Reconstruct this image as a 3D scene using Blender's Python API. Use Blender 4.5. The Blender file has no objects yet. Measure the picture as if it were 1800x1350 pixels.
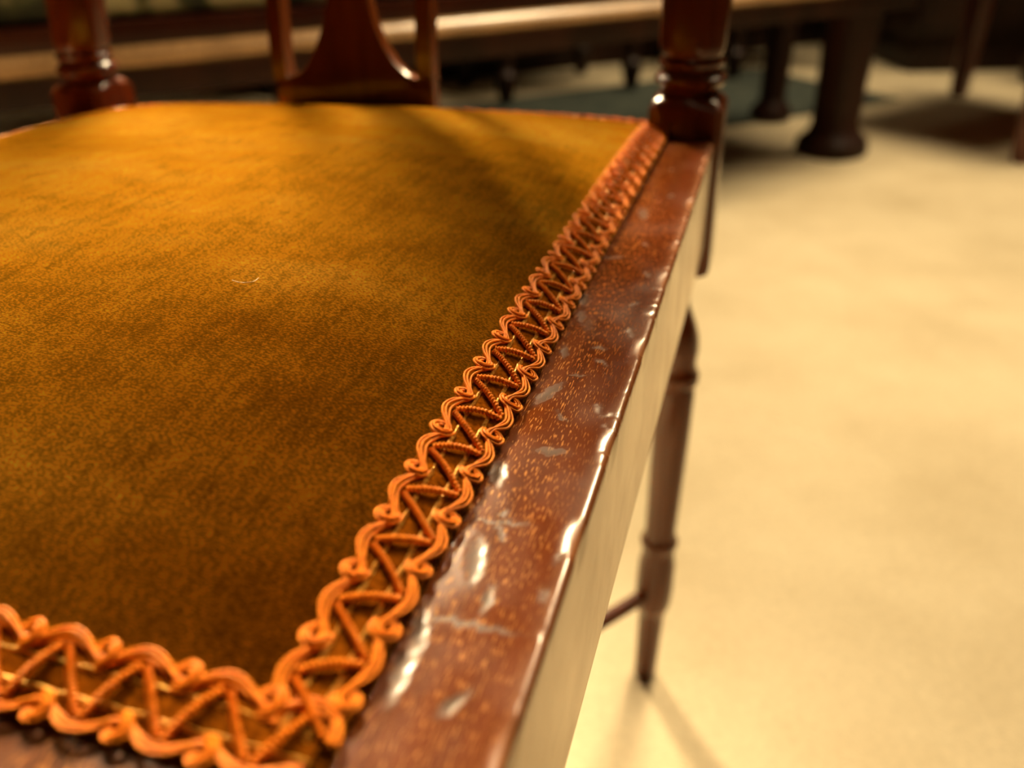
import bpy, bmesh, math, random
from mathutils import Vector, noise
import numpy as np
random.seed(7)
PI = math.pi
S = bpy.context.scene
C = S.collection

# ------------------------------------------------------------------ camera
ROLL = -.02
cam = bpy.data.cameras.new('camera')
camo = bpy.data.objects.new('camera', cam); C.objects.link(camo)
camo.location = (0, 0, .56)
camo.rotation_mode = 'QUATERNION'
from mathutils import Quaternion
camo.rotation_quaternion = Quaternion((1, 0, 0), PI/2 - math.atan2(850, 1457)) @ Quaternion((0, 0, 1), ROLL)
cam.sensor_width = 17.3; cam.sensor_fit = 'HORIZONTAL'
cam.lens = 1457/1800*17.3
cam.clip_start = .01; cam.clip_end = 50
cam.dof.use_dof = True; cam.dof.focus_distance = .212; cam.dof.aperture_fstop = 3.6
S.camera = camo
# ------------------------------------------------------------------ light
S.view_settings.view_transform = 'Standard'; S.view_settings.look = 'None'
S.view_settings.gamma = 1; S.view_settings.use_curve_mapping = False
S.view_settings.exposure = 0.1
w = bpy.data.worlds.new('world'); S.world = w; w.use_nodes = True
w.node_tree.nodes['Background'].inputs[0].default_value = (1, .62, .30, 1)
w.node_tree.nodes['Background'].inputs[1].default_value = .02

def area(name, loc, target, size, power, col=(1, .77, .46), shape='DISK', spread=180):
    l = bpy.data.lights.new(name, 'AREA'); l.energy = power; l.color = col
    l.shape = shape; l.size = size; l.spread = math.radians(spread)
    o = bpy.data.objects.new(name, l); C.objects.link(o); o.location = loc
    d = Vector(target) - Vector(loc); o.rotation_euler = d.to_track_quat('-Z', 'Y').to_euler()
    return o
area('ceiling_lamp_ahead', (.75, 2.1, 2.2), (.1, .45, .4), .6, 13, spread=70)
area('ceiling_lamp_right', (1.5, 2.1, 2.6), (1.1, 1.75, 0), 1.9, 33, spread=95)
area('velvet_light_left', (-.85, 2.2, 1.95), (-.46, .36, 0.47), .8, 25, spread=22)  # added narrow beam without a fixture, brightens the velvet from the left
area('ceiling_lamp_far', (.9, 3.9, 2.5), (.7, 3.4, 0), .4, 0.9, spread=60)
area('ceiling_lamp_behind', (-.3, -1.6, 2.5), (0, .3, .4), .7, 1.0)

# ------------------------------------------------------------------ materials
def nmat(name):
    m = bpy.data.materials.new(name); m.use_nodes = True
    nt = m.node_tree; b = nt.nodes['Principled BSDF']
    return m, nt, b
def N(nt, t, **kw):
    n = nt.nodes.new(t)
    for k, v in kw.items():
        if k in n.inputs.keys(): n.inputs[k].default_value = v
        else: setattr(n, k, v)
    return n
def ramp(nt, fac, stops):
    r = nt.nodes.new('ShaderNodeValToRGB'); e = r.color_ramp.elements
    while len(e) < len(stops): e.new(.5)
    for q, (p, c) in zip(e, stops):
        q.position = p; q.color = (*c, 1) if len(c) == 3 else c
    nt.links.new(fac, r.inputs[0]); return r.outputs[0]
def noise_tex(nt, scale, detail=4, stretch=(1, 1, 1), rough=.55):
    tc = nt.nodes.new('ShaderNodeTexCoord'); mp = nt.nodes.new('ShaderNodeMapping')
    mp.inputs['Scale'].default_value = stretch
    nt.links.new(tc.outputs['Object'], mp.inputs[0])
    n = nt.nodes.new('ShaderNodeTexNoise'); n.inputs['Scale'].default_value = scale
    n.inputs['Detail'].default_value = detail; n.inputs['Roughness'].default_value = rough
    nt.links.new(mp.outputs[0], n.inputs['Vector']); return n.outputs['Fac']
def mixc(nt, fac, a, b, mode='MIX'):
    m = nt.nodes.new('ShaderNodeMix'); m.data_type = 'RGBA'; m.blend_type = mode
    if hasattr(fac, 'node'): nt.links.new(fac, m.inputs[0])
    else: m.inputs[0].default_value = fac
    for s, v in ((6, a), (7, b)):
        if hasattr(v, 'node'): nt.links.new(v, m.inputs[s])
        else: m.inputs[s].default_value = (*v, 1)
    return m.outputs[2]
def bump(nt, h, strength, dist, b, prev=None):
    n = nt.nodes.new('ShaderNodeBump'); n.inputs['Strength'].default_value = strength
    n.inputs['Distance'].default_value = dist
    nt.links.new(h, n.inputs['Height'])
    if prev is not None: nt.links.new(prev, n.inputs['Normal'])
    nt.links.new(n.outputs[0], b.inputs['Normal']); return n.outputs[0]

def wood_mat(name, dark, mid, light, grain=(1, .06, 1), rough=.28, pores=True, scale=1.0, wear=False, spec=.5, coat=.35):
    m, nt, b = nmat(name)
    big = noise_tex(nt, 9*scale, 3, grain)
    fine = noise_tex(nt, 160*scale, 5, tuple(1 if g == 1 else g*.7 for g in grain))
    c1 = ramp(nt, big, [(.3, dark), (.5, mid), (.72, light)])
    c2 = ramp(nt, fine, [(.3, (.62, .62, .62)), (.65, (1.12, 1.12, 1.12))])
    col = mixc(nt, .75, c1, c2, 'MULTIPLY')
    if pores:   # open pores of mahogany: short bright dashes along the grain
        p = noise_tex(nt, 3300*scale, 1, tuple(1 if g == 1 else .11 for g in grain), .4)
        area_ = noise_tex(nt, 40*scale, 2, grain)
        pm = nt.nodes.new('ShaderNodeMath'); pm.operation = 'MULTIPLY'
        nt.links.new(ramp(nt, p, [(.60, (0, 0, 0)), (.68, (1, 1, 1))]), pm.inputs[0])
        nt.links.new(ramp(nt, area_, [(.4, (.15,)*3), (.6, (1, 1, 1))]), pm.inputs[1])
        col = mixc(nt, pm.outputs[0], col, (.50, .20, .05))
    if wear:
        at = nt.nodes.new('ShaderNodeAttribute'); at.attribute_name = 'wear'
        sp = nt.nodes.new('ShaderNodeSeparateColor'); nt.links.new(at.outputs['Color'], sp.inputs[0])
        col = mixc(nt, sp.outputs[0], col, (.07, .038, .018))        # grime in the dents
        col = mixc(nt, sp.outputs[1], col, (.52, .22, .085))        # rubbed, paler varnish
        sm = noise_tex(nt, 34, 3, (1, 1, 1))
        rr = ramp(nt, sm, [(.35, (rough*.8,)*3), (.65, (rough*1.5,)*3)])
        rr = mixc(nt, sp.outputs[0], rr, (.48, .48, .48)); rr = mixc(nt, sp.outputs[1], rr, (.5, .5, .5)); cw = mixc(nt, sp.outputs[0], (.42,)*3, (.0,)*3)
        nt.links.new(cw, b.inputs['Coat Weight'])
        nt.links.new(mixc(nt, sp.outputs[0], (.42,)*3, (.12,)*3), b.inputs['Specular IOR Level'])
        nt.links.new(rr, b.inputs['Roughness'])
    else:
        b.inputs['Roughness'].default_value = rough
    nt.links.new(col, b.inputs['Base Color'])
    b.inputs['Coat Weight'].default_value = coat; b.inputs['Specular IOR Level'].default_value = spec; b.inputs['Coat Roughness'].default_value = rough*.8
    b.inputs['Coat Tint'].default_value = (1, .86, .66, 1)
    pr = bump(nt, fine, .08, .0003, b)
    bump(nt, noise_tex(nt, 130, 3), .10, .0006, b, pr)
    return m
M = {}
M['rail'] = wood_mat('worn_mahogany', (.055, .0075, .001), (.13, .027, .002), (.27, .088, .008), rough=.17, wear=True)
M['railx'] = wood_mat('worn_mahogany_cross', (.05, .012, .003), (.10, .030, .008), (.17, .06, .016), grain=(.06, 1, 1), rough=.25, wear=True)
M['post'] = wood_mat('polished_mahogany_shaded', (.040, .008, .003), (.085, .018, .004), (.15, .034, .007), grain=(1, 1, .08), rough=.2, coat=.1, spec=.3, pores=False)  # same wood as the splat, darkened for the shade on posts and legs
M['splat'] = wood_mat('splat_mahogany_lit', (.075, .017, .003), (.14, .036, .006), (.22, .065, .010), grain=(1, 1, .08), rough=.2, pores=False)  # lighter copy of the post wood, the splat's better light put into its colour
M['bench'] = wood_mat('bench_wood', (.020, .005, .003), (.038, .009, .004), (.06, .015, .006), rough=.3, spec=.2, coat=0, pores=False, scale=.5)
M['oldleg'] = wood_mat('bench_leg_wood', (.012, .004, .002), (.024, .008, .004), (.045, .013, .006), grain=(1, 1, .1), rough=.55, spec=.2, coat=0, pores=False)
M['redleg'] = wood_mat('reddish_leg_wood', (.05, .008, .003), (.12, .018, .006), (.18, .028, .009), grain=(1, 1, .1), rough=.35, pores=False)
M['bead'] = wood_mat('highlit_bead_wood', (.26, .155, .07), (.36, .22, .10), (.45, .28, .13), rough=.25, pores=False)  # highlight along the glossy ledge put into a pale wood colour
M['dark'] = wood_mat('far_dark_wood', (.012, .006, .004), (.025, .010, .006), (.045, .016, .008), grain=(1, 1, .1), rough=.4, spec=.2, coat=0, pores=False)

def velvet():
    m, nt, b = nmat('gold_brown_velvet')
    patch = noise_tex(nt, 8, 3, (1, 1.9, 1), .55)
    fine = noise_tex(nt, 2300, 2, (.5, 1, 1), .6)
    weave = noise_tex(nt, 520, 2, (1, .10, 1), .5)
    mott = noise_tex(nt, 75, 3, (1, 1.2, 1), .6)
    c = ramp(nt, patch, [(.3, (.080, .017, .0004)), (.52, (.145, .036, .001)), (.72, (.25, .072, .002))])
    c = mixc(nt, 1, c, ramp(nt, fine, [(.36, (.22, .19, .16)), (.50, (.40, .39, .38)), (.68, (1, 1, 1))]), 'MULTIPLY')
    mw = mixc(nt, 1, ramp(nt, mott, [(.3, (.68, .65, .62)), (.7, (1., 1., 1.))]), ramp(nt, weave, [(.3, (.7, .7, .7)), (.7, (1., 1., 1.))]), 'MULTIPLY')
    c = mixc(nt, 1, c, mw, 'MULTIPLY')
    nt.links.new(c, b.inputs['Base Color'])
    b.inputs['Roughness'].default_value = .85; b.inputs['Specular IOR Level'].default_value = .0
    b.inputs['Sheen Weight'].default_value = .35; b.inputs['Sheen Roughness'].default_value = .35
    b.inputs['Sheen Tint'].default_value = (1, .46, .02, 1)
    # pile lit along the nap: a second, tinted sheen lobe, stronger where the nap is brushed forward
    sh = nt.nodes.new('ShaderNodeBsdfSheen'); sh.distribution = 'ASHIKHMIN'
    sh.inputs['Roughness'].default_value = .26
    sc = mixc(nt, 1, ramp(nt, patch, [(.34, (.75, .34, .014)), (.5, (1, .54, .035)), (.62, (1, .68, .08))]),
              ramp(nt, fine, [(.36, (.3,)*3), (.50, (.5,)*3), (.68, (1.0,)*3)]), 'MULTIPLY')
    sc = mixc(nt, 1, sc, mw, 'MULTIPLY')
    nt.links.new(sc, sh.inputs['Color'])
    nrm = bump(nt, fine, .25, .0004, b)
    nt.links.new(nrm, sh.inputs['Normal'])
    sh2 = nt.nodes.new('ShaderNodeBsdfSheen'); sh2.distribution = 'ASHIKHMIN'
    sh2.inputs['Roughness'].default_value = .2; nt.links.new(sc, sh2.inputs['Color']); nt.links.new(nrm, sh2.inputs['Normal'])
    sh3 = nt.nodes.new('ShaderNodeBsdfSheen'); sh3.distribution = 'MICROFIBER'
    sh3.inputs['Roughness'].default_value = .40; nt.links.new(sc, sh3.inputs['Color']); nt.links.new(nrm, sh3.inputs['Normal'])
    a3 = nt.nodes.new('ShaderNodeAddShader'); nt.links.new(sh3.outputs[0], a3.inputs[0]); nt.links.new(b.outputs[0], a3.inputs[1])
    a2 = nt.nodes.new('ShaderNodeAddShader'); nt.links.new(sh.outputs[0], a2.inputs[0]); nt.links.new(sh2.outputs[0], a2.inputs[1])
    ad = nt.nodes.new('ShaderNodeAddShader'); out = nt.nodes['Material Output']
    nt.links.new(a3.outputs[0], ad.inputs[0]); nt.links.new(a2.outputs[0], ad.inputs[1])
    nt.links.new(ad.outputs[0], out.inputs[0])
    return m
M['velvet'] = velvet()

def cord_mat():
    m, nt, b = nmat('rust_orange_silk_cord')
    f = noise_tex(nt, 700, 3)
    nt.links.new(ramp(nt, f, [(.3, (.60, .140, .007)), (.7, (.88, .255, .014))]), b.inputs['Base Color'])
    b.inputs['Roughness'].default_value = .48
    b.inputs['Sheen Weight'].default_value = .15; b.inputs['Sheen Tint'].default_value = (1, .5, .1, 1); b.inputs['Specular IOR Level'].default_value = .15; b.inputs['Specular Tint'].default_value = (1, .65, .35, 1)
    b.inputs['Sheen Roughness'].default_value = .4
    bump(nt, noise_tex(nt, 2600, 2), .3, .0002, b)
    return m
M['cord'] = cord_mat()
m, nt, b = nmat('gold_thread'); M['gold'] = m
nt.links.new(ramp(nt, noise_tex(nt, 1300, 3), [(.35, (.35, .13, .01)), (.7, (.95, .52, .08))]), b.inputs['Base Color'])
b.inputs['Roughness'].default_value = .3; b.inputs['Metallic'].default_value = .55
bump(nt, noise_tex(nt, 1500, 2), .8, .0004, b)
m, nt, b = nmat('braid_ground'); M['ground'] = m
nt.links.new(ramp(nt, noise_tex(nt, 700, 3), [(.3, (.06, .013, .0005)), (.7, (.24, .065, .003))]), b.inputs['Base Color'])
b.inputs['Roughness'].default_value = .8; b.inputs['Specular IOR Level'].default_value = 0

m, nt, b = nmat('beige_carpet'); M['carpet'] = m
c = ramp(nt, noise_tex(nt, 5, 5, (1, 1, 1), .6), [(.3, (.57, .47, .295)), (.55, (.67, .565, .37)), (.75, (.72, .62, .415))])
c = mixc(nt, .5, c, ramp(nt, noise_tex(nt, 160, 3), [(.3, (.8, .8, .8)), (.7, (1.1, 1.1, 1.1))]), 'MULTIPLY')
nt.links.new(c, b.inputs['Base Color']); b.inputs['Roughness'].default_value = .95
b.inputs['Specular IOR Level'].default_value = .1
bump(nt, noise_tex(nt, 420, 3), .5, .003, b)
m, nt, b = nmat('dark_teal_rug'); M['rug'] = m
nt.links.new(ramp(nt, noise_tex(nt, 14, 4), [(.35, (.030, .042, .034)), (.7, (.065, .075, .055))]), b.inputs['Base Color'])
b.inputs['Roughness'].default_value = .95
m, nt, b = nmat('green_flecked_cushion'); M['cushion'] = m
nt.links.new(ramp(nt, noise_tex(nt, 16, 2), [(.40, (.020, .026, .014)), (.54, (.06, .065, .03)), (.62, (.34, .32, .18))]), b.inputs['Base Color'])
b.inputs['Roughness'].default_value = .85
m, nt, b = nmat('dark_seat_cloth'); M['cloth'] = m
nt.links.new(ramp(nt, noise_tex(nt, 40, 3), [(.3, (.03, .02, .02)), (.7, (.07, .04, .03))]), b.inputs['Base Color'])
b.inputs['Roughness'].default_value = .9
m, nt, b = nmat('dark_panelled_wall'); M['wall'] = m
nt.links.new(ramp(nt, noise_tex(nt, 3, 4, (1, 1, .2)), [(.3, (.035, .016, .009)), (.7, (.08, .035, .018))]), b.inputs['Base Color'])
b.inputs['Roughness'].default_value = .6
m, nt, b = nmat('warm_ceiling'); M['ceiling'] = m
nt.links.new(ramp(nt, noise_tex(nt, 4, 3), [(.3, (.16, .12, .08)), (.7, (.20, .15, .10))]), b.inputs['Base Color'])
b.inputs['Roughness'].default_value = .9
m, nt, b = nmat('pale_thread'); M['lint'] = m
nt.links.new(ramp(nt, noise_tex(nt, 400, 2), [(.3, (.75, .55, .25)), (.7, (.9, .72, .4))]), b.inputs['Base Color'])
m, nt, b = nmat('lamp_glow'); M['glow'] = m
b.inputs['Base Color'].default_value = (.8, .7, .5, 1)
b.inputs['Emission Color'].default_value = (1, .72, .38, 1); b.inputs['Emission Strength'].default_value = 3
m, nt, b = nmat('brass_lamp_ring'); M['brass'] = m
nt.links.new(ramp(nt, noise_tex(nt, 20, 2), [(.3, (.45, .28, .10)), (.7, (.6, .4, .16))]), b.inputs['Base Color'])
b.inputs['Metallic'].default_value = .9; b.inputs['Roughness'].default_value = .35

# ------------------------------------------------------------------ mesh helpers
def link(name, me, mat, parent=None, smooth=True):
    me.materials.append(M[mat])
    if smooth:
        me.polygons.foreach_set('use_smooth', [True]*len(me.polygons))
    o = bpy.data.objects.new(name, me); C.objects.link(o)
    if parent is not None: o.parent = parent
    return o
def mesh(name, V, F):
    me = bpy.data.meshes.new(name); me.from_pydata(V, [], F); me.update(); return me
def sharp(me, deg=35):
    me.set_sharp_from_angle(angle=math.radians(deg))
def empty(name, loc, rz=0, **kw):
    o = bpy.data.objects.new(name, None); C.objects.link(o); o.location = loc
    o.rotation_euler = (0, 0, rz); o.empty_display_size = .05
    for k, v in kw.items(): o[k] = v
    return o
def tag(o, label=None, category=None, group=None, kind=None):
    for k, v in (('label', label), ('category', category), ('group', group), ('kind', kind)):
        if v: o[k] = v
    return o
class MB:
    def __init__(s): s.V = []; s.F = []
    def add(s, V, F):
        o = len(s.V); s.V += [tuple(v) for v in V]; s.F += [tuple(i+o for i in f) for f in F]
    def box(s, c, d, bev=.0015, rz=0):
        """bevelled box: centre, full size"""
        bm = bmesh.new(); bmesh.ops.create_cube(bm, size=1)
        for v in bm.verts: v.co = Vector((v.co.x*d[0], v.co.y*d[1], v.co.z*d[2]))
        if bev > 0: bmesh.ops.bevel(bm, geom=bm.edges[:], offset=min(bev, min(d)*.45), segments=2, affect='EDGES', profile=.6)
        cs, sn = math.cos(rz), math.sin(rz)
        V = [(v.co.x*cs-v.co.y*sn+c[0], v.co.x*sn+v.co.y*cs+c[1], v.co.z+c[2]) for v in bm.verts]
        bm.verts.index_update()
        s.add(V, [[v.index for v in f.verts] for f in bm.faces]); bm.free()
    def tube(s, path, rad, n=8, cap=True):
        P = [Vector(p) for p in path]; m_ = len(P); V = []; F = []
        up = Vector((0, 0, 1))
        for i, p in enumerate(P):
            t = (P[min(i+1, m_-1)] - P[max(i-1, 0)])
            t = t.normalized() if t.length > 1e-9 else Vector((1, 0, 0))
            a = t.cross(up)
            a = a.normalized() if a.length > 1e-4 else Vector((1, 0, 0))
            b_ = a.cross(t)
            for k in range(n):
                th = 2*PI*k/n; r = rad(i, th) if callable(rad) else rad
                V.append(p + a*(math.cos(th)*r) + b_*(math.sin(th)*r))
        for i in range(m_-1):
            for k in range(n):
                F.append((i*n+k, i*n+(k+1) % n, (i+1)*n+(k+1) % n, (i+1)*n+k))
        if cap: F.append(tuple(range(n))[::-1]); F.append(tuple((m_-1)*n+k for k in range(n)))
        s.add(V, F)
    def loft(s, rings):
        """rings: lists of equal numbers of points, closed, capped"""
        n = len(rings[0]); V = [p for r in rings for p in r]; F = []
        for i in range(len(rings)-1):
            for k in range(n): F.append((i*n+k, i*n+(k+1) % n, (i+1)*n+(k+1) % n, (i+1)*n+k))
        F.append(tuple(range(n))[::-1]); F.append(tuple((len(rings)-1)*n+k for k in range(n)))
        s.add(V, F)
    def build(s, name, mat, parent=None, smooth=True, sh=35):
        me = mesh(name, s.V, s.F)
        o = link(name, me, mat, parent, smooth)
        if smooth: sharp(me, sh)
        return o
def ring(cx, cy, z, r, n=32, sq=0.0, oct_=False, ph=0):
    """round (sq=0) to square (sq=1) ring"""
    out = []
    for k in range(n):
        t = 2*PI*(k+.5)/n + ph; c, s_ = math.cos(t), math.sin(t)
        rr = r
        if oct_:
            a = ((t + PI/8) % (PI/4)) - PI/8; rr = r*.97/math.cos(a)
        if sq > 0:
            q = 1/max(abs(c), abs(s_)); q = min(q, 1.395)
            rr = r*(1+(q-1)*sq)
        out.append((cx+c*rr, cy+s_*rr, z))
    return out
def spline(pts, n):
    """Catmull-Rom through pts"""
    P = [Vector(p) for p in pts]; out = []
    for i in range(len(P)-1):
        p0 = P[max(i-1, 0)]; p1 = P[i]; p2 = P[i+1]; p3 = P[min(i+2, len(P)-1)]
        for k in range(n):
            t = k/n
            out.append(.5*((2*p1)+(p2-p0)*t+(2*p0-5*p1+4*p2-p3)*t*t+(3*p1-p0-3*p2+p3)*t**3))
    out.append(P[-1]); return out

# ------------------------------------------------------------------ setting
def struct(name, V, F, mat):
    o = link(name, mesh(name, V, F), mat, None, False); o['kind'] = 'structure'; return o
def slab(name, lo, hi, mat):
    x0, y0, z0 = lo; x1, y1, z1 = hi
    V = [(x0, y0, z0), (x1, y0, z0), (x1, y1, z0), (x0, y1, z0), (x0, y0, z1), (x1, y0, z1), (x1, y1, z1), (x0, y1, z1)]
    return struct(name, V, [(3, 2, 1, 0), (4, 5, 6, 7), (0, 1, 5, 4), (1, 2, 6, 5), (2, 3, 7, 6), (3, 0, 4, 7)], mat)
RX0, RX1, RY0, RY1, RZ = -3.4, 4.4, -3, 6.4, 2.9
slab('floor', (RX0-.1, RY0-.1, -.1), (RX1+.1, RY1+.1, 0), 'carpet')
slab('ceiling', (RX0-.1, RY0-.1, RZ), (RX1+.1, RY1+.1, RZ+.1), 'ceiling')
slab('wall_back', (RX0, RY1, 0), (RX1, RY1+.1, RZ), 'wall')
slab('wall_front', (RX0, RY0-.1, 0), (RX1, RY0, RZ), 'wall')
slab('wall_left', (RX0-.1, RY0-.1, 0), (RX0, RY1+.1, RZ), 'wall')
slab('wall_right', (RX1, RY0-.1, 0), (RX1+.1, RY1+.1, RZ), 'wall')

# ------------------------------------------------------------------ the armless chair in front
ANG = math.radians(17.1)
EU = Vector((math.sin(ANG), math.cos(ANG))); EV = Vector((-math.cos(ANG), math.sin(ANG)))
U0, V0 = .275, .2298                     # chair centre, in metres along / across the right seat rail
p0 = EU*U0 + EV*(V0+.002)
chair = empty('side_chair', (p0.x, p0.y, 0), -ANG,
              label='mahogany side chair with gold velvet seat edged in orange scroll braid, nearest the viewer',
              category='chair')
def L(u, v): return (V0-v, u-U0)         # rail coordinates to chair-local x, y
ZT = .45
WX = V0-.0225                            # half width to the outer faces of the side rails
YF, YB = .034-U0, .490-U0                # front face of front rail, back face of back posts
YP = .450-U0                             # front face of the back posts

# dents and gouges in the top of the right rail: u, v, radius along u, radius across, angle, depth, grime
DENTS = [
 (.2206, .0414, .0058, .0024, .35, .00050, .35), (.2250, .0445, .0045, .0014, .2, .0003, .5),
 (.1779, .0429, .0062, .0017, -.3, .00040, .85), (.1529, .0358, .0016, .0036, .15, .00035, .8),
 (.1140, .0413, .0066, .0019, .25, .00050, .8), (.1046, .0358, .0040, .0009, .1, .00035, .9),
 (.0979, .0364, .0007, .0080, 0.0, .00022, .9), (.0814, .0339, .0036, .0010, -.5, .0004, .9),
 (.1715, .0245, .0012, .0034, .3, .0005, .2), (.1660, .0240, .0009, .0030, -.2, .0004, .2),
 (.1735, .0286, .0030, .0012, .4, .0004, .3), (.1563, .0228, .0008, .0026, .1, .0004, .2),
 (.3244, .0411, .0075, .0022, .2, .0004, .6), (.2750, .0440, .0016, .0042, .35, .0003, .5),
 (.2370, .0464, .0040, .0016, .2, .0004, .7), (.2175, .0280, .0036, .0011, .4, .0003, .4),
 (.2374, .0301, .0010, .0024, .8, .00025, .3), (.1415, .0453, .0045, .0018, .2, .0006, .8),
 (.0853, .0445, .0065, .0016, .1, .0005, .8), (.1257, .0400, .0008, .0060, .12, .0002, .6),
 (.2507, .0238, .0009, .0030, 0, .0004, .2), (.2374, .0230, .0008, .0028, .1, .0005, .2),
 (.1287, .0401, .0014, .0009, 0, .0002, .7), (.1225, .0388, .0028, .0008, .6, .0002, .7),
 (.0941, .0448, .0055, .0014, .3, .0004, .9), (.1980, .0330, .0026, .0008, .9, .0002, .7),
 (.2060, .0350, .0012, .0020, .1, .0002, .6), (.1890, .0375, .0006, .0026, .3, .0002, .7),
 (.1680, .0370, .0030, .0007, .7, .0002, .6), (.2010, .0440, .0035, .0012, .2, .0003, .6),
 (.1200, .0250, .0035, .0008, -.4, .0002, .5), (.1080, .0260, .0025, .0010, .2, .0003, .5),
 (.2900, .0350, .0028, .0012, .4, .0003, .5), (.2620, .0300, .0034, .0010, .4, .0003, .5),
 (.3500, .0330, .0040, .0015, .1, .0003, .4), (.3900, .0380, .0030, .0020, .2, .0002, .3),
]
def dent_field(U, V):
    D = np.zeros_like(U); G = np.zeros_like(U)
    U = U + .0004*np.sin(V*1400+U*300) + .00025*np.sin(V*3100-U*900); V = V + .00028*np.sin(U*1500+V*800) + .00015*np.sin(U*3900)
    for (u, v, ru, rv, a, d, g) in DENTS:
        ru *= .85; rv *= .85; d *= .30
        du, dv = U-u, V-v; ca, sa = math.cos(a), math.sin(a)
        q = ((du*ca+dv*sa)/ru)**2 + ((-du*sa+dv*ca)/rv)**2
        D -= d*np.exp(-q**1.6*.9)*1.15
        D += d*.25*np.exp(-((np.sqrt(q)-1.35)/.25)**2)
        G = np.maximum(G, g*np.exp(-q**1.6*.6))
    return D, G
def rail(name, length, width, hgt, mat, detail, seed, ymin=0):
    """seat rail lying along +y from ymin, outer face at x=0, body towards -x, top at z=0"""
    r = .0016
    top = np.linspace(-width, -r, int((width-r)/detail)+1)
    arc = [(-r+r*math.sin(t), -r+r*math.cos(t)) for t in np.linspace(0, PI/2, 6)[1:]]
    face = [(0, z) for z in np.linspace(-r, -hgt+.0012, max(5, int(hgt/detail/3)))[1:]]
    prof = [(x, 0.) for x in top] + arc + face + [(-.0004, -hgt+.0004), (-.0012, -hgt), (-width*.55, -hgt), (-width+.001, -hgt), (-width, -hgt+.001)]
    ys = np.linspace(ymin, ymin+length, int(length/detail)+1)
    n = len(prof); V = np.zeros((len(ys), n, 3))
    px = np.array([p[0] for p in prof]); pz = np.array([p[1] for p in prof])
    V[:, :, 0] = px[None]; V[:, :, 2] = pz[None]; V[:, :, 1] = ys[:, None]
    return V, px, pz, ys
def finish_rail(name, V, px, pz, D, G, Wn, mat, parent, loc, rz):
    m_, n, _ = V.shape
    topm = np.where(pz > -.0004, 1., np.where(pz > -.0017, .7, 0.))
    V[:, :, 2] += D*topm[None]
    V = V.reshape(-1, 3)
    F = []
    for i in range(m_-1):
        a = i*n
        F += [(a+k, a+n+k, a+n+(k+1) % n, a+(k+1) % n) for k in range(n)]
    F.append(tuple(range(n))); F.append(tuple((m_-1)*n+k for k in range(n))[::-1])
    me = mesh(name, V.tolist(), F)
    at = me.color_attributes.new('wear', 'FLOAT_COLOR', 'POINT')
    col = np.zeros((m_*n, 4), dtype=np.float32)
    col[:, 0] = (G*topm[None]).reshape(-1); col[:, 1] = Wn.reshape(-1); col[:, 3] = 1
    at.data.foreach_set('color', col.reshape(-1))
    o = link(name, me, mat, parent); sharp(me, 50)
    o.location = loc; o.rotation_euler = (0, 0, rz); return o
def make_rail(name, length, width, hgt, mat, detail, loc, rz, parent, dents=False, seed=0):
    V, px, pz, ys = rail(name, length, width, hgt, mat, detail, seed)
    Y = V[:, :, 1]; X = V[:, :, 0]; sh = Y.shape
    if dents:
        D, G = dent_field(Y + (.034), (.0225 - X))
    else:
        D = np.zeros(sh); G = np.zeros(sh); rs = random.Random(seed)
        for _ in range(int(length*70)):
            u, x = rs.uniform(0, length), -rs.uniform(0, min(width, .026)); ru, rv = rs.uniform(.0015, .006), rs.uniform(.001, .003)
            q = ((Y-u)/ru)**2 + ((X-x)/rv)**2
            D -= rs.uniform(.0001, .00028)*np.exp(-q); G = np.maximum(G, .8*np.exp(-q))
    # gentle unevenness of hand-worn wood, nibbled outer edge
    nz = np.zeros(sh); ed = np.zeros(len(ys)); wr = np.zeros(sh)
    for i, y in enumerate(ys):
        ed[i] = max(0, noise.noise(Vector((y*190, seed, 0)))-.12)*.0005 + max(0, noise.noise(Vector((y*60, seed, 5)))-.1)*.0013
        for k in range(0, sh[1]):
            if pz[k] > -.002:
                nz[i, k] = noise.noise(Vector((y*70, px[k]*110, seed)))*.00016 + noise.noise(Vector((y*25, px[k]*60, seed)))*.00022
        wr[i, :] = 0
    edge = np.exp(-((px+.0008)/.0018)**2)*(pz > -.004)
    V[:, :, 0] -= ed[:, None]*edge[None]
    D = D + nz - ed[:, None]*.8*edge[None]
    e2 = np.exp(-((px+.0005)/.0022)**2)*(pz > -.0012)
    wr = (.25+.75*np.clip(ed/.0009, 0, 1))[:, None]*e2[None]*.75
    return finish_rail(name, V, px, pz, D, G, wr, mat, parent, loc, rz)
RH = .058
r_ = make_rail('seat_rail', YP-YF+.002, .044, RH, 'rail', .00065, (WX, YF, ZT), 0, chair, True, 3)
# left rail (mirrored by turning it round), front rail and back rail
make_rail('seat_rail', YP-YF+.002, .044, RH, 'rail', .003, (-WX, YP+.002, ZT), PI, chair, False, 11)
make_rail('seat_rail', 2*WX-.088, .044, RH, 'railx', .0016, (-(WX-.044), YF, ZT), -PI/2, chair, False, 21).name = 'seat_rail'
make_rail('seat_rail', 2*WX-.078, .026, RH, 'railx', .004, (WX-.039, YB-.004, ZT), PI/2, chair, False, 31)

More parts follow.
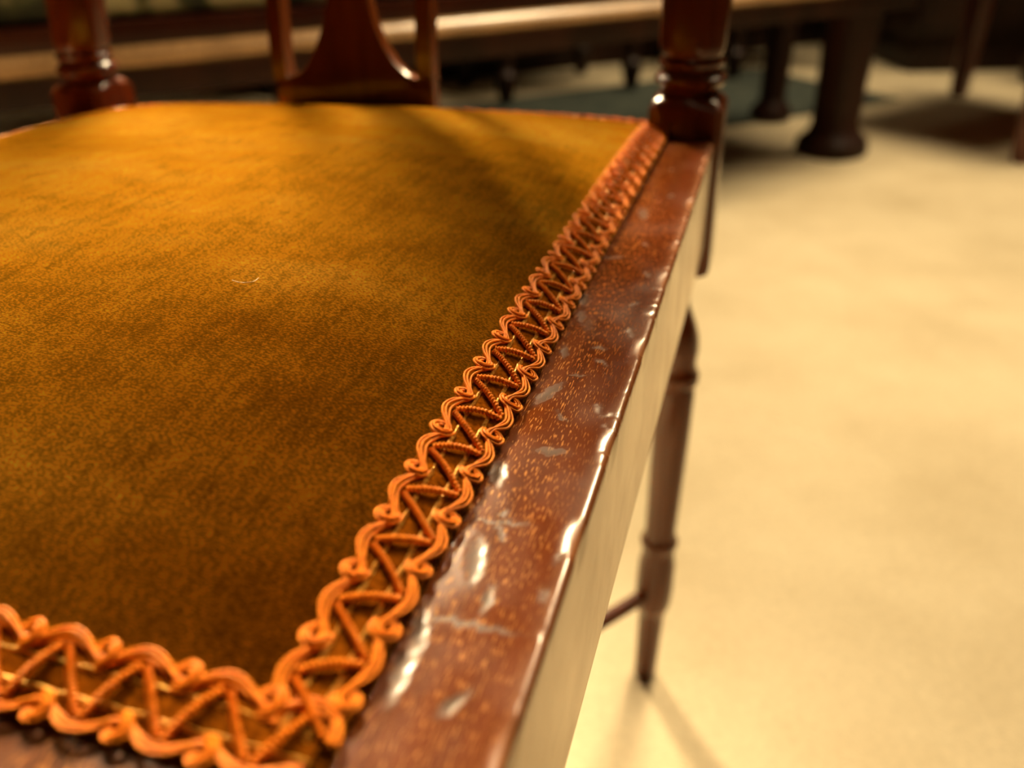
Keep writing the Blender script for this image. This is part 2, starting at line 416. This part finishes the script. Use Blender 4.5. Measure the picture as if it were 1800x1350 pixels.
# seat: domed velvet over the rails
IX = V0-.0475                     # half width of the velvet at its tacked edge
CY0, CY1 = .0615-U0, .475-U0      # front, back edges of the velvet
def dome(x, y):
    """height of the velvet above the rail top"""
    a = abs(x)/IX; yc = (CY0+CY1)/2; b_ = abs(y-yc)/((CY1-CY0)/2)
    ex = max(0., 1-a**3.4); ey = max(0., 1-b_**3.4)
    band = min(1., (1-max(a*1.0, 0))*IX/.016); band2 = min(1., (1-b_)*(CY1-CY0)/2/.016)
    h = .0245*(ex**.80)*(ey**.80)
    return .0008 + h
def seat_cut(x, y):               # notch round the back posts
    return (abs(x) > V0-.059-.001) and (y > YP-.001)
NX, NY = 150, 150
xs = [IX*math.sin(PI/2*(2*i/NX-1)) for i in range(NX+1)]
ys = [(CY0+CY1)/2+(CY1-CY0)/2*math.sin(PI/2*(2*j/NY-1)) for j in range(NY+1)]
V = []; F = []
for j, y in enumerate(ys):
    for i, x in enumerate(xs):
        h = dome(x, y)
        wob = noise.noise(Vector((x*18, y*18, 2)))*.0012 + noise.noise(Vector((x*45, y*45, 7)))*.0003
        V.append((x, y, ZT+h+wob*min(1, h/.01)))
for j in range(NY):
    for i in range(NX):
        xc, yc = (xs[i]+xs[i+1])/2, (ys[j]+ys[j+1])/2
        if seat_cut(xc, yc): continue
        a = j*(NX+1)+i; F.append((a, a+1, a+NX+2, a+NX+1))
nb = len(V)                       # flat underside, so that the seat is a solid pad
V += [(-IX, CY0, ZT-.012), (IX, CY0, ZT-.012), (IX, YP-.002, ZT-.012), (-IX, YP-.002, ZT-.012)]
F.append((nb+3, nb+2, nb+1, nb))
o = link('velvet_seat', mesh('velvet_seat', V, F), 'velvet', chair)

# ---- scroll braid: built in (s along, t across outward, h up) and laid along each side
PITCH = .0151
def braid(parent, P0, ds, dt, s0, s1, phase, tw, zfun, Yskip=None):
    """P0: origin on the braid's centre line, ds along, dt outward; tw: half width"""
    P0 = Vector(P0); ds = Vector(ds); dt = Vector(dt); rnd = random.Random(int(phase*1e6)+5)
    def pt(s, t, h):
        q = P0 + ds*s + dt*t
        return (q.x, q.y, zfun(s, t)+h)
    base = MB(); n = int((s1-s0)/.004)
    rr = [[pt(s0+(s1-s0)*i/n, t, h) for t, h in ((-tw, .0001), (-tw*.5, .0006), (0, .0006), (tw*.5, .0005), (tw*.9, .0001), (tw*.9, -.0006), (-tw, -.0006))] for i in range(n+1)]
    base.loft(rr); trim = base.build('braid_trim', 'ground', parent)
    SR = .00031
    zz = MB()
    k0 = int(math.floor((s0-phase)/PITCH)); k1 = int(math.ceil((s1-phase)/PITCH))
    ti, to = -tw+.0025, tw-.0024
    for k in range(k0, k1):
        sL = phase+k*PITCH                        # inner vertex
        sR = sL+.0060                             # outer vertex
        for (a, ta, b_, tb) in ((sL-.0006, ti, sR-PITCH+.0007, to), (sL+.0007, ti, sR-.0006, to)):
            if min(a, b_) < s0 or max(a, b_) > s1: continue
            m_ = 104; jit = rnd.uniform(-.0003, .0003); ph = rnd.uniform(0, 6)
            path = []
            for i in range(m_+1):
                q = i/m_
                path.append(pt(a+(b_-a)*q+jit*math.sin(PI*q), ta+(tb-ta)*q, .0011+.0007*math.sin(PI*q)))
            L_ = math.hypot(b_-a, tb-ta); rid = round(L_/.00082)
            zz.tube(path, lambda i, th, rid=rid, m_=m_, ph=ph: .00066*(1+.27*math.cos(2*PI*rid*i/m_+th+ph)), 8)
    zz.build('zigzag_cord', 'cord', trim)
    for side in (-1, 1):
        mb = MB()
        tc = side*(tw-.0021); off = 0 if side < 0 else .0060
        for st in (-1, 0, 1):
            path = []
            npp = 26; i0 = int((s0-phase)/PITCH*npp)-npp; i1 = int((s1-phase)/PITCH*npp)+npp
            for i in range(i0, i1+1):
                s = phase+off+i/npp*PITCH
                if s < s0 or s > s1: continue
                cph = 2*PI*i/npp
                crest = .5+.5*math.cos(cph)       # 1 at the vertex, 0 in the trough
                spread = .00016+.00068*max(0, math.cos(cph))**.8 + .00042*max(0, -math.cos(cph))
                t = side*(.00135*math.cos(cph) + .00020*math.cos(2*cph)) + st*spread
                ss = s + .0010*math.sin(cph)*1 + st*side*.00035*math.sin(cph)
                h = .0008+.0006*crest + (.00028 if st == 0 else 0) + .00015*st*side
                w1 = .00014*noise.noise(Vector((s*300, st*3+side, 1)))
                path.append(pt(ss, tc+t+w1, h+w1))
            mb.tube(path, SR, 7)
        # curls in the troughs
        for k in range(k0-1, k1+1):
            sc = phase+off+(k+.5)*PITCH
            if sc-.002 < s0 or sc+.002 > s1: continue
            jr = rnd.uniform(.9, 1.1); ja = rnd.uniform(-.25, .25)
            for st, (ra, rb, hh) in enumerate(((.00262, .00215, .0014), (.00198, .00150, .0017), (.00132, .00085, .0013))):
                path = []
                for i in range(25):
                    q = i/24
                    th = -PI*.62 + q*PI*(1.75-.1*st) + ja
                    r = (ra+(rb-ra)*q)*jr
                    cs, cn = r*math.cos(th)*1.05, r*math.sin(th)
                    # start buried at the pinch on the leading side
                    path.append(pt(sc+.0002-cs*1.0, tc+side*(.00010+cn), hh*(.55+.45*math.sin(PI*min(1, q*1.25)))+.0002*st))
                mb.tube(path, SR*1.04, 7)
        mb.build('scroll_cord', 'cord', trim)
        g = MB()
        tg = side*(tw-.0048)
        g.loft([[pt(s0+(s1-s0)*i/(n*2), tg+a, hh+.00025*math.sin(i*1.9)) for a, hh in ((-.00045, .0006), (0, .0010), (.00045, .0006), (0, .0003))] for i in range(n*2+1)])
        g.build('gold_thread', 'gold', trim)
    return trim
TW = .0070
def zf(x, y): return ZT+dome(x, y)
# right side (rail coordinate v of the centre line .0543)
xc = V0-.0543
s0 = .0675; s1 = .4665
braid(chair, (xc, -U0, 0), (0, 1, 0), (1, 0, 0), s0, s1, .0769, TW, lambda s, t: zf(xc+t, s-U0))
# left side, mirrored
braid(chair, (-xc, -U0, 0), (0, 1, 0), (-1, 0, 0), s0, s1, .0769, TW, lambda s, t: zf(-xc-t, s-U0))
# front: s runs to the left from the right corner, t outward (towards the viewer)
yf = .0667-U0
braid(chair, (V0, yf, 0), (-1, 0, 0), (0, -1, 0), .0500, 2*V0-.0500, .0676, TW, lambda s, t: zf(V0-s, yf-t))
# back
yb = .4695-U0
braid(chair, (V0, yb, 0), (-1, 0, 0), (0, 1, 0), .0600, 2*V0-.0600, .0676, TW, lambda s, t: zf(V0-s, yb+t))

# ---- back posts running down into the rear legs
def back_post(sx):
    mb = MB(); X = lambda v: sx*(V0-v+(.0100 if sx < 0 else 0))
    dz = lambda z: z if sx > 0 else z-.000*max(0, min(1, (z-.38)/.03))   # the left joint sits a little lower
    cy = .4705-U0
    def rk(z): return cy + max(0, z-.49)*.13
    h = .0195
    R = []
    # rear leg, from the foot up: turned, splayed a little outward
    leg = [(0, .0078), (.004, .0090), (.03, .0092), (.070, .0100), (.079, .0108), (.083, .0128), (.09, .0138), (.10, .0142), (.128, .0136),
           (.136, .0122), (.143, .0116), (.147, .0134), (.152, .0138), (.156, .0116), (.162, .0110), (.200, .0117), (.25, .0124), (.283, .0123),
           (.287, .0112), (.291, .0136), (.2965, .0138), (.301, .0116), (.306, .0114), (.314, .0132), (.324, .0134), (.333, .0116), (.345, .0082), (.356, .0076), (.362, .0100)]
    for z, r in leg:
        v = .0356-.012*z if z < .30 else .032 + (z-.30)/.062*.0062
        k = max(0, 1-z/.36); R.append(ring(X(v+.001*k), cy+.016*k, z, r))
    vb = .0394
    for z, r, sq in ((.366, .0125, .3), (.372, .0190, .9), (.376, h, 1), (.42, h, 1), (.4635, h, 1)):
        R.append(ring(X(vb-.001 if z < .38 else vb), cy, z, r, sq=sq))
    for z, r, sq in ((.4665, .0186, .75), (.4690, .0172, .3), (.4700, .0150, 0), (.4722, .0146, 0), (.4735, .0170, 0), (.4760, .0188, 0), (.4785, .0186, 0),
                     (.4805, .0160, 0), (.4822, .0150, 0), (.4835, .0166, 0), (.4855, .0172, 0), (.4870, .0160, 0), (.4885, .0154, 0)):
        R.append(ring(X(vb+.0005), rk(z), z, r, sq=sq))
    for z, r in ((.4905, .0168), (.494, .0176), (.53, .0182), (.60, .0165), (.70, .0140), (.76, .0125)):
        R.append(ring(X(vb+.0008), rk(z), z, r, oct_=True))
    for z, r in ((.765, .0135), (.771, .0165), (.777, .0135), (.782, .0125), (.80, .0150), (.86, .0155), (.875, .0150)):
        R.append(ring(X(vb+.0008), rk(z), z, r))
    R = [[(p[0], p[1], dz(p[2])) for p in r_] for r_ in R]
    mb.loft(R); return mb.build('back_post', 'post', chair, sh=28)
pR = back_post(1); pL = back_post(-1)
# ---- front legs under the rail corners
def front_leg(sx):
    mb = MB(); x, y = sx*(WX-.021), YF+.021; R = []
    for z, r in ((0, .0085), (.004, .010), (.03, .0105), (.075, .0125), (.083, .016), (.10, .0165), (.13, .0155), (.136, .013), (.147, .0155), (.154, .0125), (.165, .012),
                 (.25, .0155), (.30, .0175), (.305, .0150), (.311, .0190), (.318, .0190), (.323, .0150), (.33, .0170), (.341, .0195), (.352, .0180), (.36, .0140)):
        R.append(ring(x, y, z, r))
    R.append(ring(x, y, .364, .0185, sq=.8)); R.append(ring(x, y, .368, .0205, sq=1)); R.append(ring(x, y, ZT-RH-.0002, .0205, sq=1))
    mb.loft(R); return mb.build('front_leg', 'post', chair, sh=28)
front_leg(1); front_leg(-1)
# ---- crossed stretchers
for sx in (1, -1):
    mb = MB(); a = (sx*(V0-.0355), .482-U0, .098); c_ = (0, -.010, .112 + .006*sx); b_ = (-sx*(WX-.021), YF+.021, .098)
    mb.tube(spline([a, (sx*.11, .09, .106+.003*sx), c_, (-sx*.11, -.12, .106+.003*sx), b_], 10), .0055, 10)
    mb.build('stretcher', 'post', chair)
# ---- splat with two thin side bars, on a shoe; cut out between bars and vase
def plate(outline, y0, y1, lean, name, mat, bev=.0016):
    bm = bmesh.new()
    vs = [bm.verts.new((x, 0, z)) for x, z in outline]; f = bm.faces.new(vs)
    bmesh.ops.recalc_face_normals(bm, faces=[f])
    ex = bmesh.ops.extrude_face_region(bm, geom=[f])
    for v in ex['geom']:
        if isinstance(v, bmesh.types.BMVert): v.co.y += (y1-y0)
    edges = [e for e in bm.edges if abs(e.verts[0].co.y-e.verts[1].co.y) < 1e-6]
    bmesh.ops.bevel(bm, geom=edges, offset=bev, segments=2, affect='EDGES', profile=.5)
    bmesh.ops.recalc_face_normals(bm, faces=bm.faces[:])
    for v in bm.verts: v.co.y += y0 + lean(v.co.z)
    me = bpy.data.meshes.new(name); bm.to_mesh(me); bm.free()
    o = link(name, me, mat, chair); sharp(me, 40); return o
lean = lambda z: max(0, z-.49)*.13
cx = V0-.2372
hw = .0515
prof = [(.0398, .4745), (.0345, .4765), (.0285, .482), (.0225, .491), (.0170, .502), (.0135, .515), (.0120, .530), (.0130, .56), (.0180, .60), (.0260, .64), (.0300, .68), (.0290, .72), (.0235, .76), (.0180, .80), (.0200, .815), (hw-.0095, .828)]
# closed outline: outer rectangle would enclose the holes, so the splat is vase + foot + two bars
foot_z, top_z = .448, .84
out = [(cx-hw, foot_z), (cx+hw, foot_z), (cx+hw, .4735)]
out += [(cx+x, z) for x, z in prof] + [(cx+hw, .829), (cx+hw, top_z), (cx-hw, top_z), (cx-hw, .829)]
out += [(cx-x, z) for x, z in prof[::-1]] + [(cx-hw, .4735)]
plate(out, .467-U0, .477-U0, lean, 'splat', 'splat')
for s_ in (-1, 1):
    mb = MB(); a = cx+s_*(hw-.0045)
    rr = []
    for z in (.4725, .49, .55, .65, .75, .830):
        y0 = .4655-U0+lean(z); rr.append([(a-.0045, y0, z), (a+.0045, y0, z), (a+.0045, y0+.0115, z), (a-.0045, y0+.0115, z)])
    mb.loft(rr); mb.build('splat_bar', 'splat', chair)
mb = MB(); mb.box((0, .4705-U0+lean(.86), .862), (2*(V0-.0375)+.03, .024, .052), .006)
mb.build('crest_rail', 'post', chair)

# ---- the old frame has sagged a little towards its left side
def sag(x, z): return -.0185*max(0, (WX-.030)-x)*max(0, min(1, (z-.20)/.16))
def apply_sag(o):
    for ch in o.children:
        if ch.type == 'MESH':
            me = ch.data; n = len(me.vertices); co = np.empty(n*3); me.vertices.foreach_get('co', co); co = co.reshape(-1, 3)
            mw = ch.matrix_basis
            Rm = np.array(mw.to_3x3()); t = np.array(mw.translation)
            w_ = co @ Rm.T + t
            w_[:, 2] += -.0185*np.maximum(0, (WX-.030)-w_[:, 0])*np.clip((w_[:, 2]-.20)/.16, 0, 1)
            co = (w_-t) @ Rm
            me.vertices.foreach_set('co', co.reshape(-1)); me.update()
            apply_sag(ch)
apply_sag(chair)
# ---- stray fibre on the velvet
def on_seat(u, v, h): x, y = L(u, v); return (x, y, ZT+dome(x, y)+h+sag(x, ZT)+.0003)
f_ = MB(); f_.tube(spline([on_seat(.1797, .1330, .0006), on_seat(.1787, .1300, .0009), on_seat(.1790, .1278, .0011), on_seat(.1805, .1266, .0010), on_seat(.1832, .1268, .0008)], 8), .00008, 5)
fo = f_.build('lint_fibre', 'lint'); fo.location = (p0.x, p0.y, 0); fo.rotation_euler = (0, 0, -ANG)
tag(fo, 'short curled pale fibre lying on the gold velvet seat', 'lint')

# ------------------------------------------------------------------ long bench behind, running to the right and away
e = Vector((.858, .514)); n_ = Vector((-.514, .858)); B0 = Vector((.811, 1.985)) + e*.16
LB = 2.75; rzb = math.atan2(e.y, e.x)
bench = empty('long_bench', (B0.x, B0.y, 0), rzb,
              label='long dark bench with a bead moulding tinted pale for its highlight and a green flecked seat cushion behind the chair', category='bench')
# local: x from -LB to 0 along the front, y 0..depth away
DP = .50
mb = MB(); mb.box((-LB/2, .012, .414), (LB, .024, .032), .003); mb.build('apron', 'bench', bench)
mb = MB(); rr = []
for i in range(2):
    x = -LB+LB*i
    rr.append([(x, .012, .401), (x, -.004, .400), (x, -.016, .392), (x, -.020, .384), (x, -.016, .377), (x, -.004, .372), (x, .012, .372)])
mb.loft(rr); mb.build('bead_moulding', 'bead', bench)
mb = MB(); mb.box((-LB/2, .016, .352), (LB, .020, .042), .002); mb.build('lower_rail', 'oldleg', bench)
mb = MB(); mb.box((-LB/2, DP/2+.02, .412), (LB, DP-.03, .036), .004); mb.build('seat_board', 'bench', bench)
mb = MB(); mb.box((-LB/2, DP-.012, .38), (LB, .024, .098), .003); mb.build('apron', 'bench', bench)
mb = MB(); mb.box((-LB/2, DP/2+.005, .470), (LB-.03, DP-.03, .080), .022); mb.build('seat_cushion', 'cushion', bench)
def bench_leg(x, y, big=True):
    z0 = 0 if big else .0065
    mb = MB(); R = []
    pr = ((0, .078), (.012, .082), (.035, .078), (.055, .058), (.075, .050), (.12, .051), (.22, .053), (.30, .056), (.332, .058)) if big else \
         ((0, .050), (.012, .056), (.03, .050), (.05, .034), (.12, .033), (.30, .036), (.332, .038))
    for z, r in pr: R.append(ring(x, y, z+(z0 if z < .06 else 0), r, sq=.35 if z > .06 else .25))
    mb.loft(R); return mb.build('leg', 'oldleg', bench)
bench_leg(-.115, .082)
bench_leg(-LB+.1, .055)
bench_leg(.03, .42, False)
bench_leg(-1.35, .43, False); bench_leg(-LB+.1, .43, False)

# ------------------------------------------------------------------ dark rug under the bench
ed = Vector((.893, .450)); en = Vector((-.450, .893))
rc = Vector((-.11, 2.765))
rug = empty('rug', (rc.x, rc.y, 0), math.atan2(ed.y, ed.x), label='dark teal rug on the beige carpet under the long bench', category='rug')
mb = MB(); mb.box((-.10, -.36, .003), (2.5, .66, .006), .002); mb.build('rug_pile', 'rug', rug)

# ------------------------------------------------------------------ background chairs
def far_chair(name, loc, rz, W, D_, label, legmat='redleg', group=None, style='square', lw=.04, cat='chair', zs=.44):
    t = empty(name, (loc[0], loc[1], 0), rz, label=label, category=cat)
    if group: t['group'] = group
    for sx in (0, 1):
        for sy in (0, 1):
            x, y = (W if sx else 0), (D_ if sy else 0)
            mb = MB(); R = []
            if style == 'square':
                for z, r in ((0, lw*.30), (.02, lw*.36), (.10, lw*.42), (.30, lw*.5), (zs-.06, lw*.52)): R.append(ring(x, y, z, r, 16, sq=1))
            else:
                for z, r in ((0, lw*.35), (.02, lw*.5), (.05, lw*.62), (.085, lw*.7), (.10, lw*.45), (.25, lw*.5), (.30, lw*.62), (.315, lw*.4), (.33, lw*.6), (zs-.06, lw*.6)): R.append(ring(x, y, z, r, 16))
            mb.loft(R); mb.build('leg', legmat, t)
    mb = MB(); mb.box((W/2, D_/2, zs-.03), (W+.05, D_+.05, .06), .006); mb.build('seat_frame', legmat, t)
    mb = MB(); mb.box((W/2, D_/2, zs+.025), (W+.02, D_+.02, .05), .02); mb.build('seat', 'cloth', t)
    for x in (0, W):
        mb = MB(); mb.loft([ring(x, D_+.01+(z-zs)*.12, z, .018, 12, sq=.6) for z in (zs-.02, .6, .75, .93)]); mb.build('back_post', legmat, t)
    mb = MB(); mb.box((W/2, D_+.01+.42*.12, .89), (W+.03, .022, .09), .008); mb.build('crest_rail', legmat, t)
    mb = MB(); mb.box((W/2, D_+.01+.18*.12, .64), (W-.01, .014, .05), .005); mb.build('back_slat', legmat, t)
    return t
a_ = Vector((.982, 2.393)); b_ = Vector((1.224, 1.961)); c_ = Vector((1.428, 2.704))
dx = (c_-a_)
far_chair('armchair', (b_.x+.0, b_.y), math.atan2(dx.y, dx.x), .60, .50, 'red-brown legged wooden chair standing just right of the big bell-footed bench leg', 'redleg', lw=.062)
spots = [
 ('dining_chair', (0.0, 2.71), .43, .46, .34, 'dark chair behind the bench, seen under it between splat and right post', 'turned'),
 ('dining_chair', (.80, 3.06), .43, .46, .34, 'dark chair behind the bench, straight behind the right back post', 'turned'),
 ('dining_chair', (1.80, 2.52), .10, .48, .40, 'dark chair farthest to the right, at the top right corner', 'turned'),
 ('dining_chair', (-1.0, 2.27), .43, .46, .34, 'dark chair behind the bench, seen under it between left post and splat', 'turned'),
]
for nm, loc, rz, W_, D_, lab, st in spots:
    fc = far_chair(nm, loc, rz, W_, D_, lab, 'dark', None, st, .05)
    if -1.5 < loc[0] < 1: fc.location.z = .0065        # stands on the rug
# long dark sideboard closing the view
def sideboard(loc, rz, Lx, label):
    t = empty('sideboard', (loc[0], loc[1], 0), rz, label=label, category='sideboard')
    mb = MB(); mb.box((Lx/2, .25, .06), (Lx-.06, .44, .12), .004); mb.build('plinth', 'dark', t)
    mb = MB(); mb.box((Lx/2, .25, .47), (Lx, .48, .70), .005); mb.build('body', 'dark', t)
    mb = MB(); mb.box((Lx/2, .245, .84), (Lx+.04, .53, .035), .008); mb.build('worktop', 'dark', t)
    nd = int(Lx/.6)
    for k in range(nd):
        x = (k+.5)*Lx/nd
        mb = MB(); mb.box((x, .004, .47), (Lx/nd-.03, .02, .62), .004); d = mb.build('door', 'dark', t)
        mb = MB(); mb.tube([(x+.2*(1 if k % 2 else -1), -.006, .52), (x+.2*(1 if k % 2 else -1), -.03, .52)], .014, 12); mb.build('knob', 'brass', d)
    return t
sideboard((-.81, 2.86), .411, 2.45, 'long dark panelled sideboard standing behind the far chairs')
sideboard((1.42, 3.10), .0, 2.3, 'dark sideboard at the right, behind the legs of the red-brown chair')
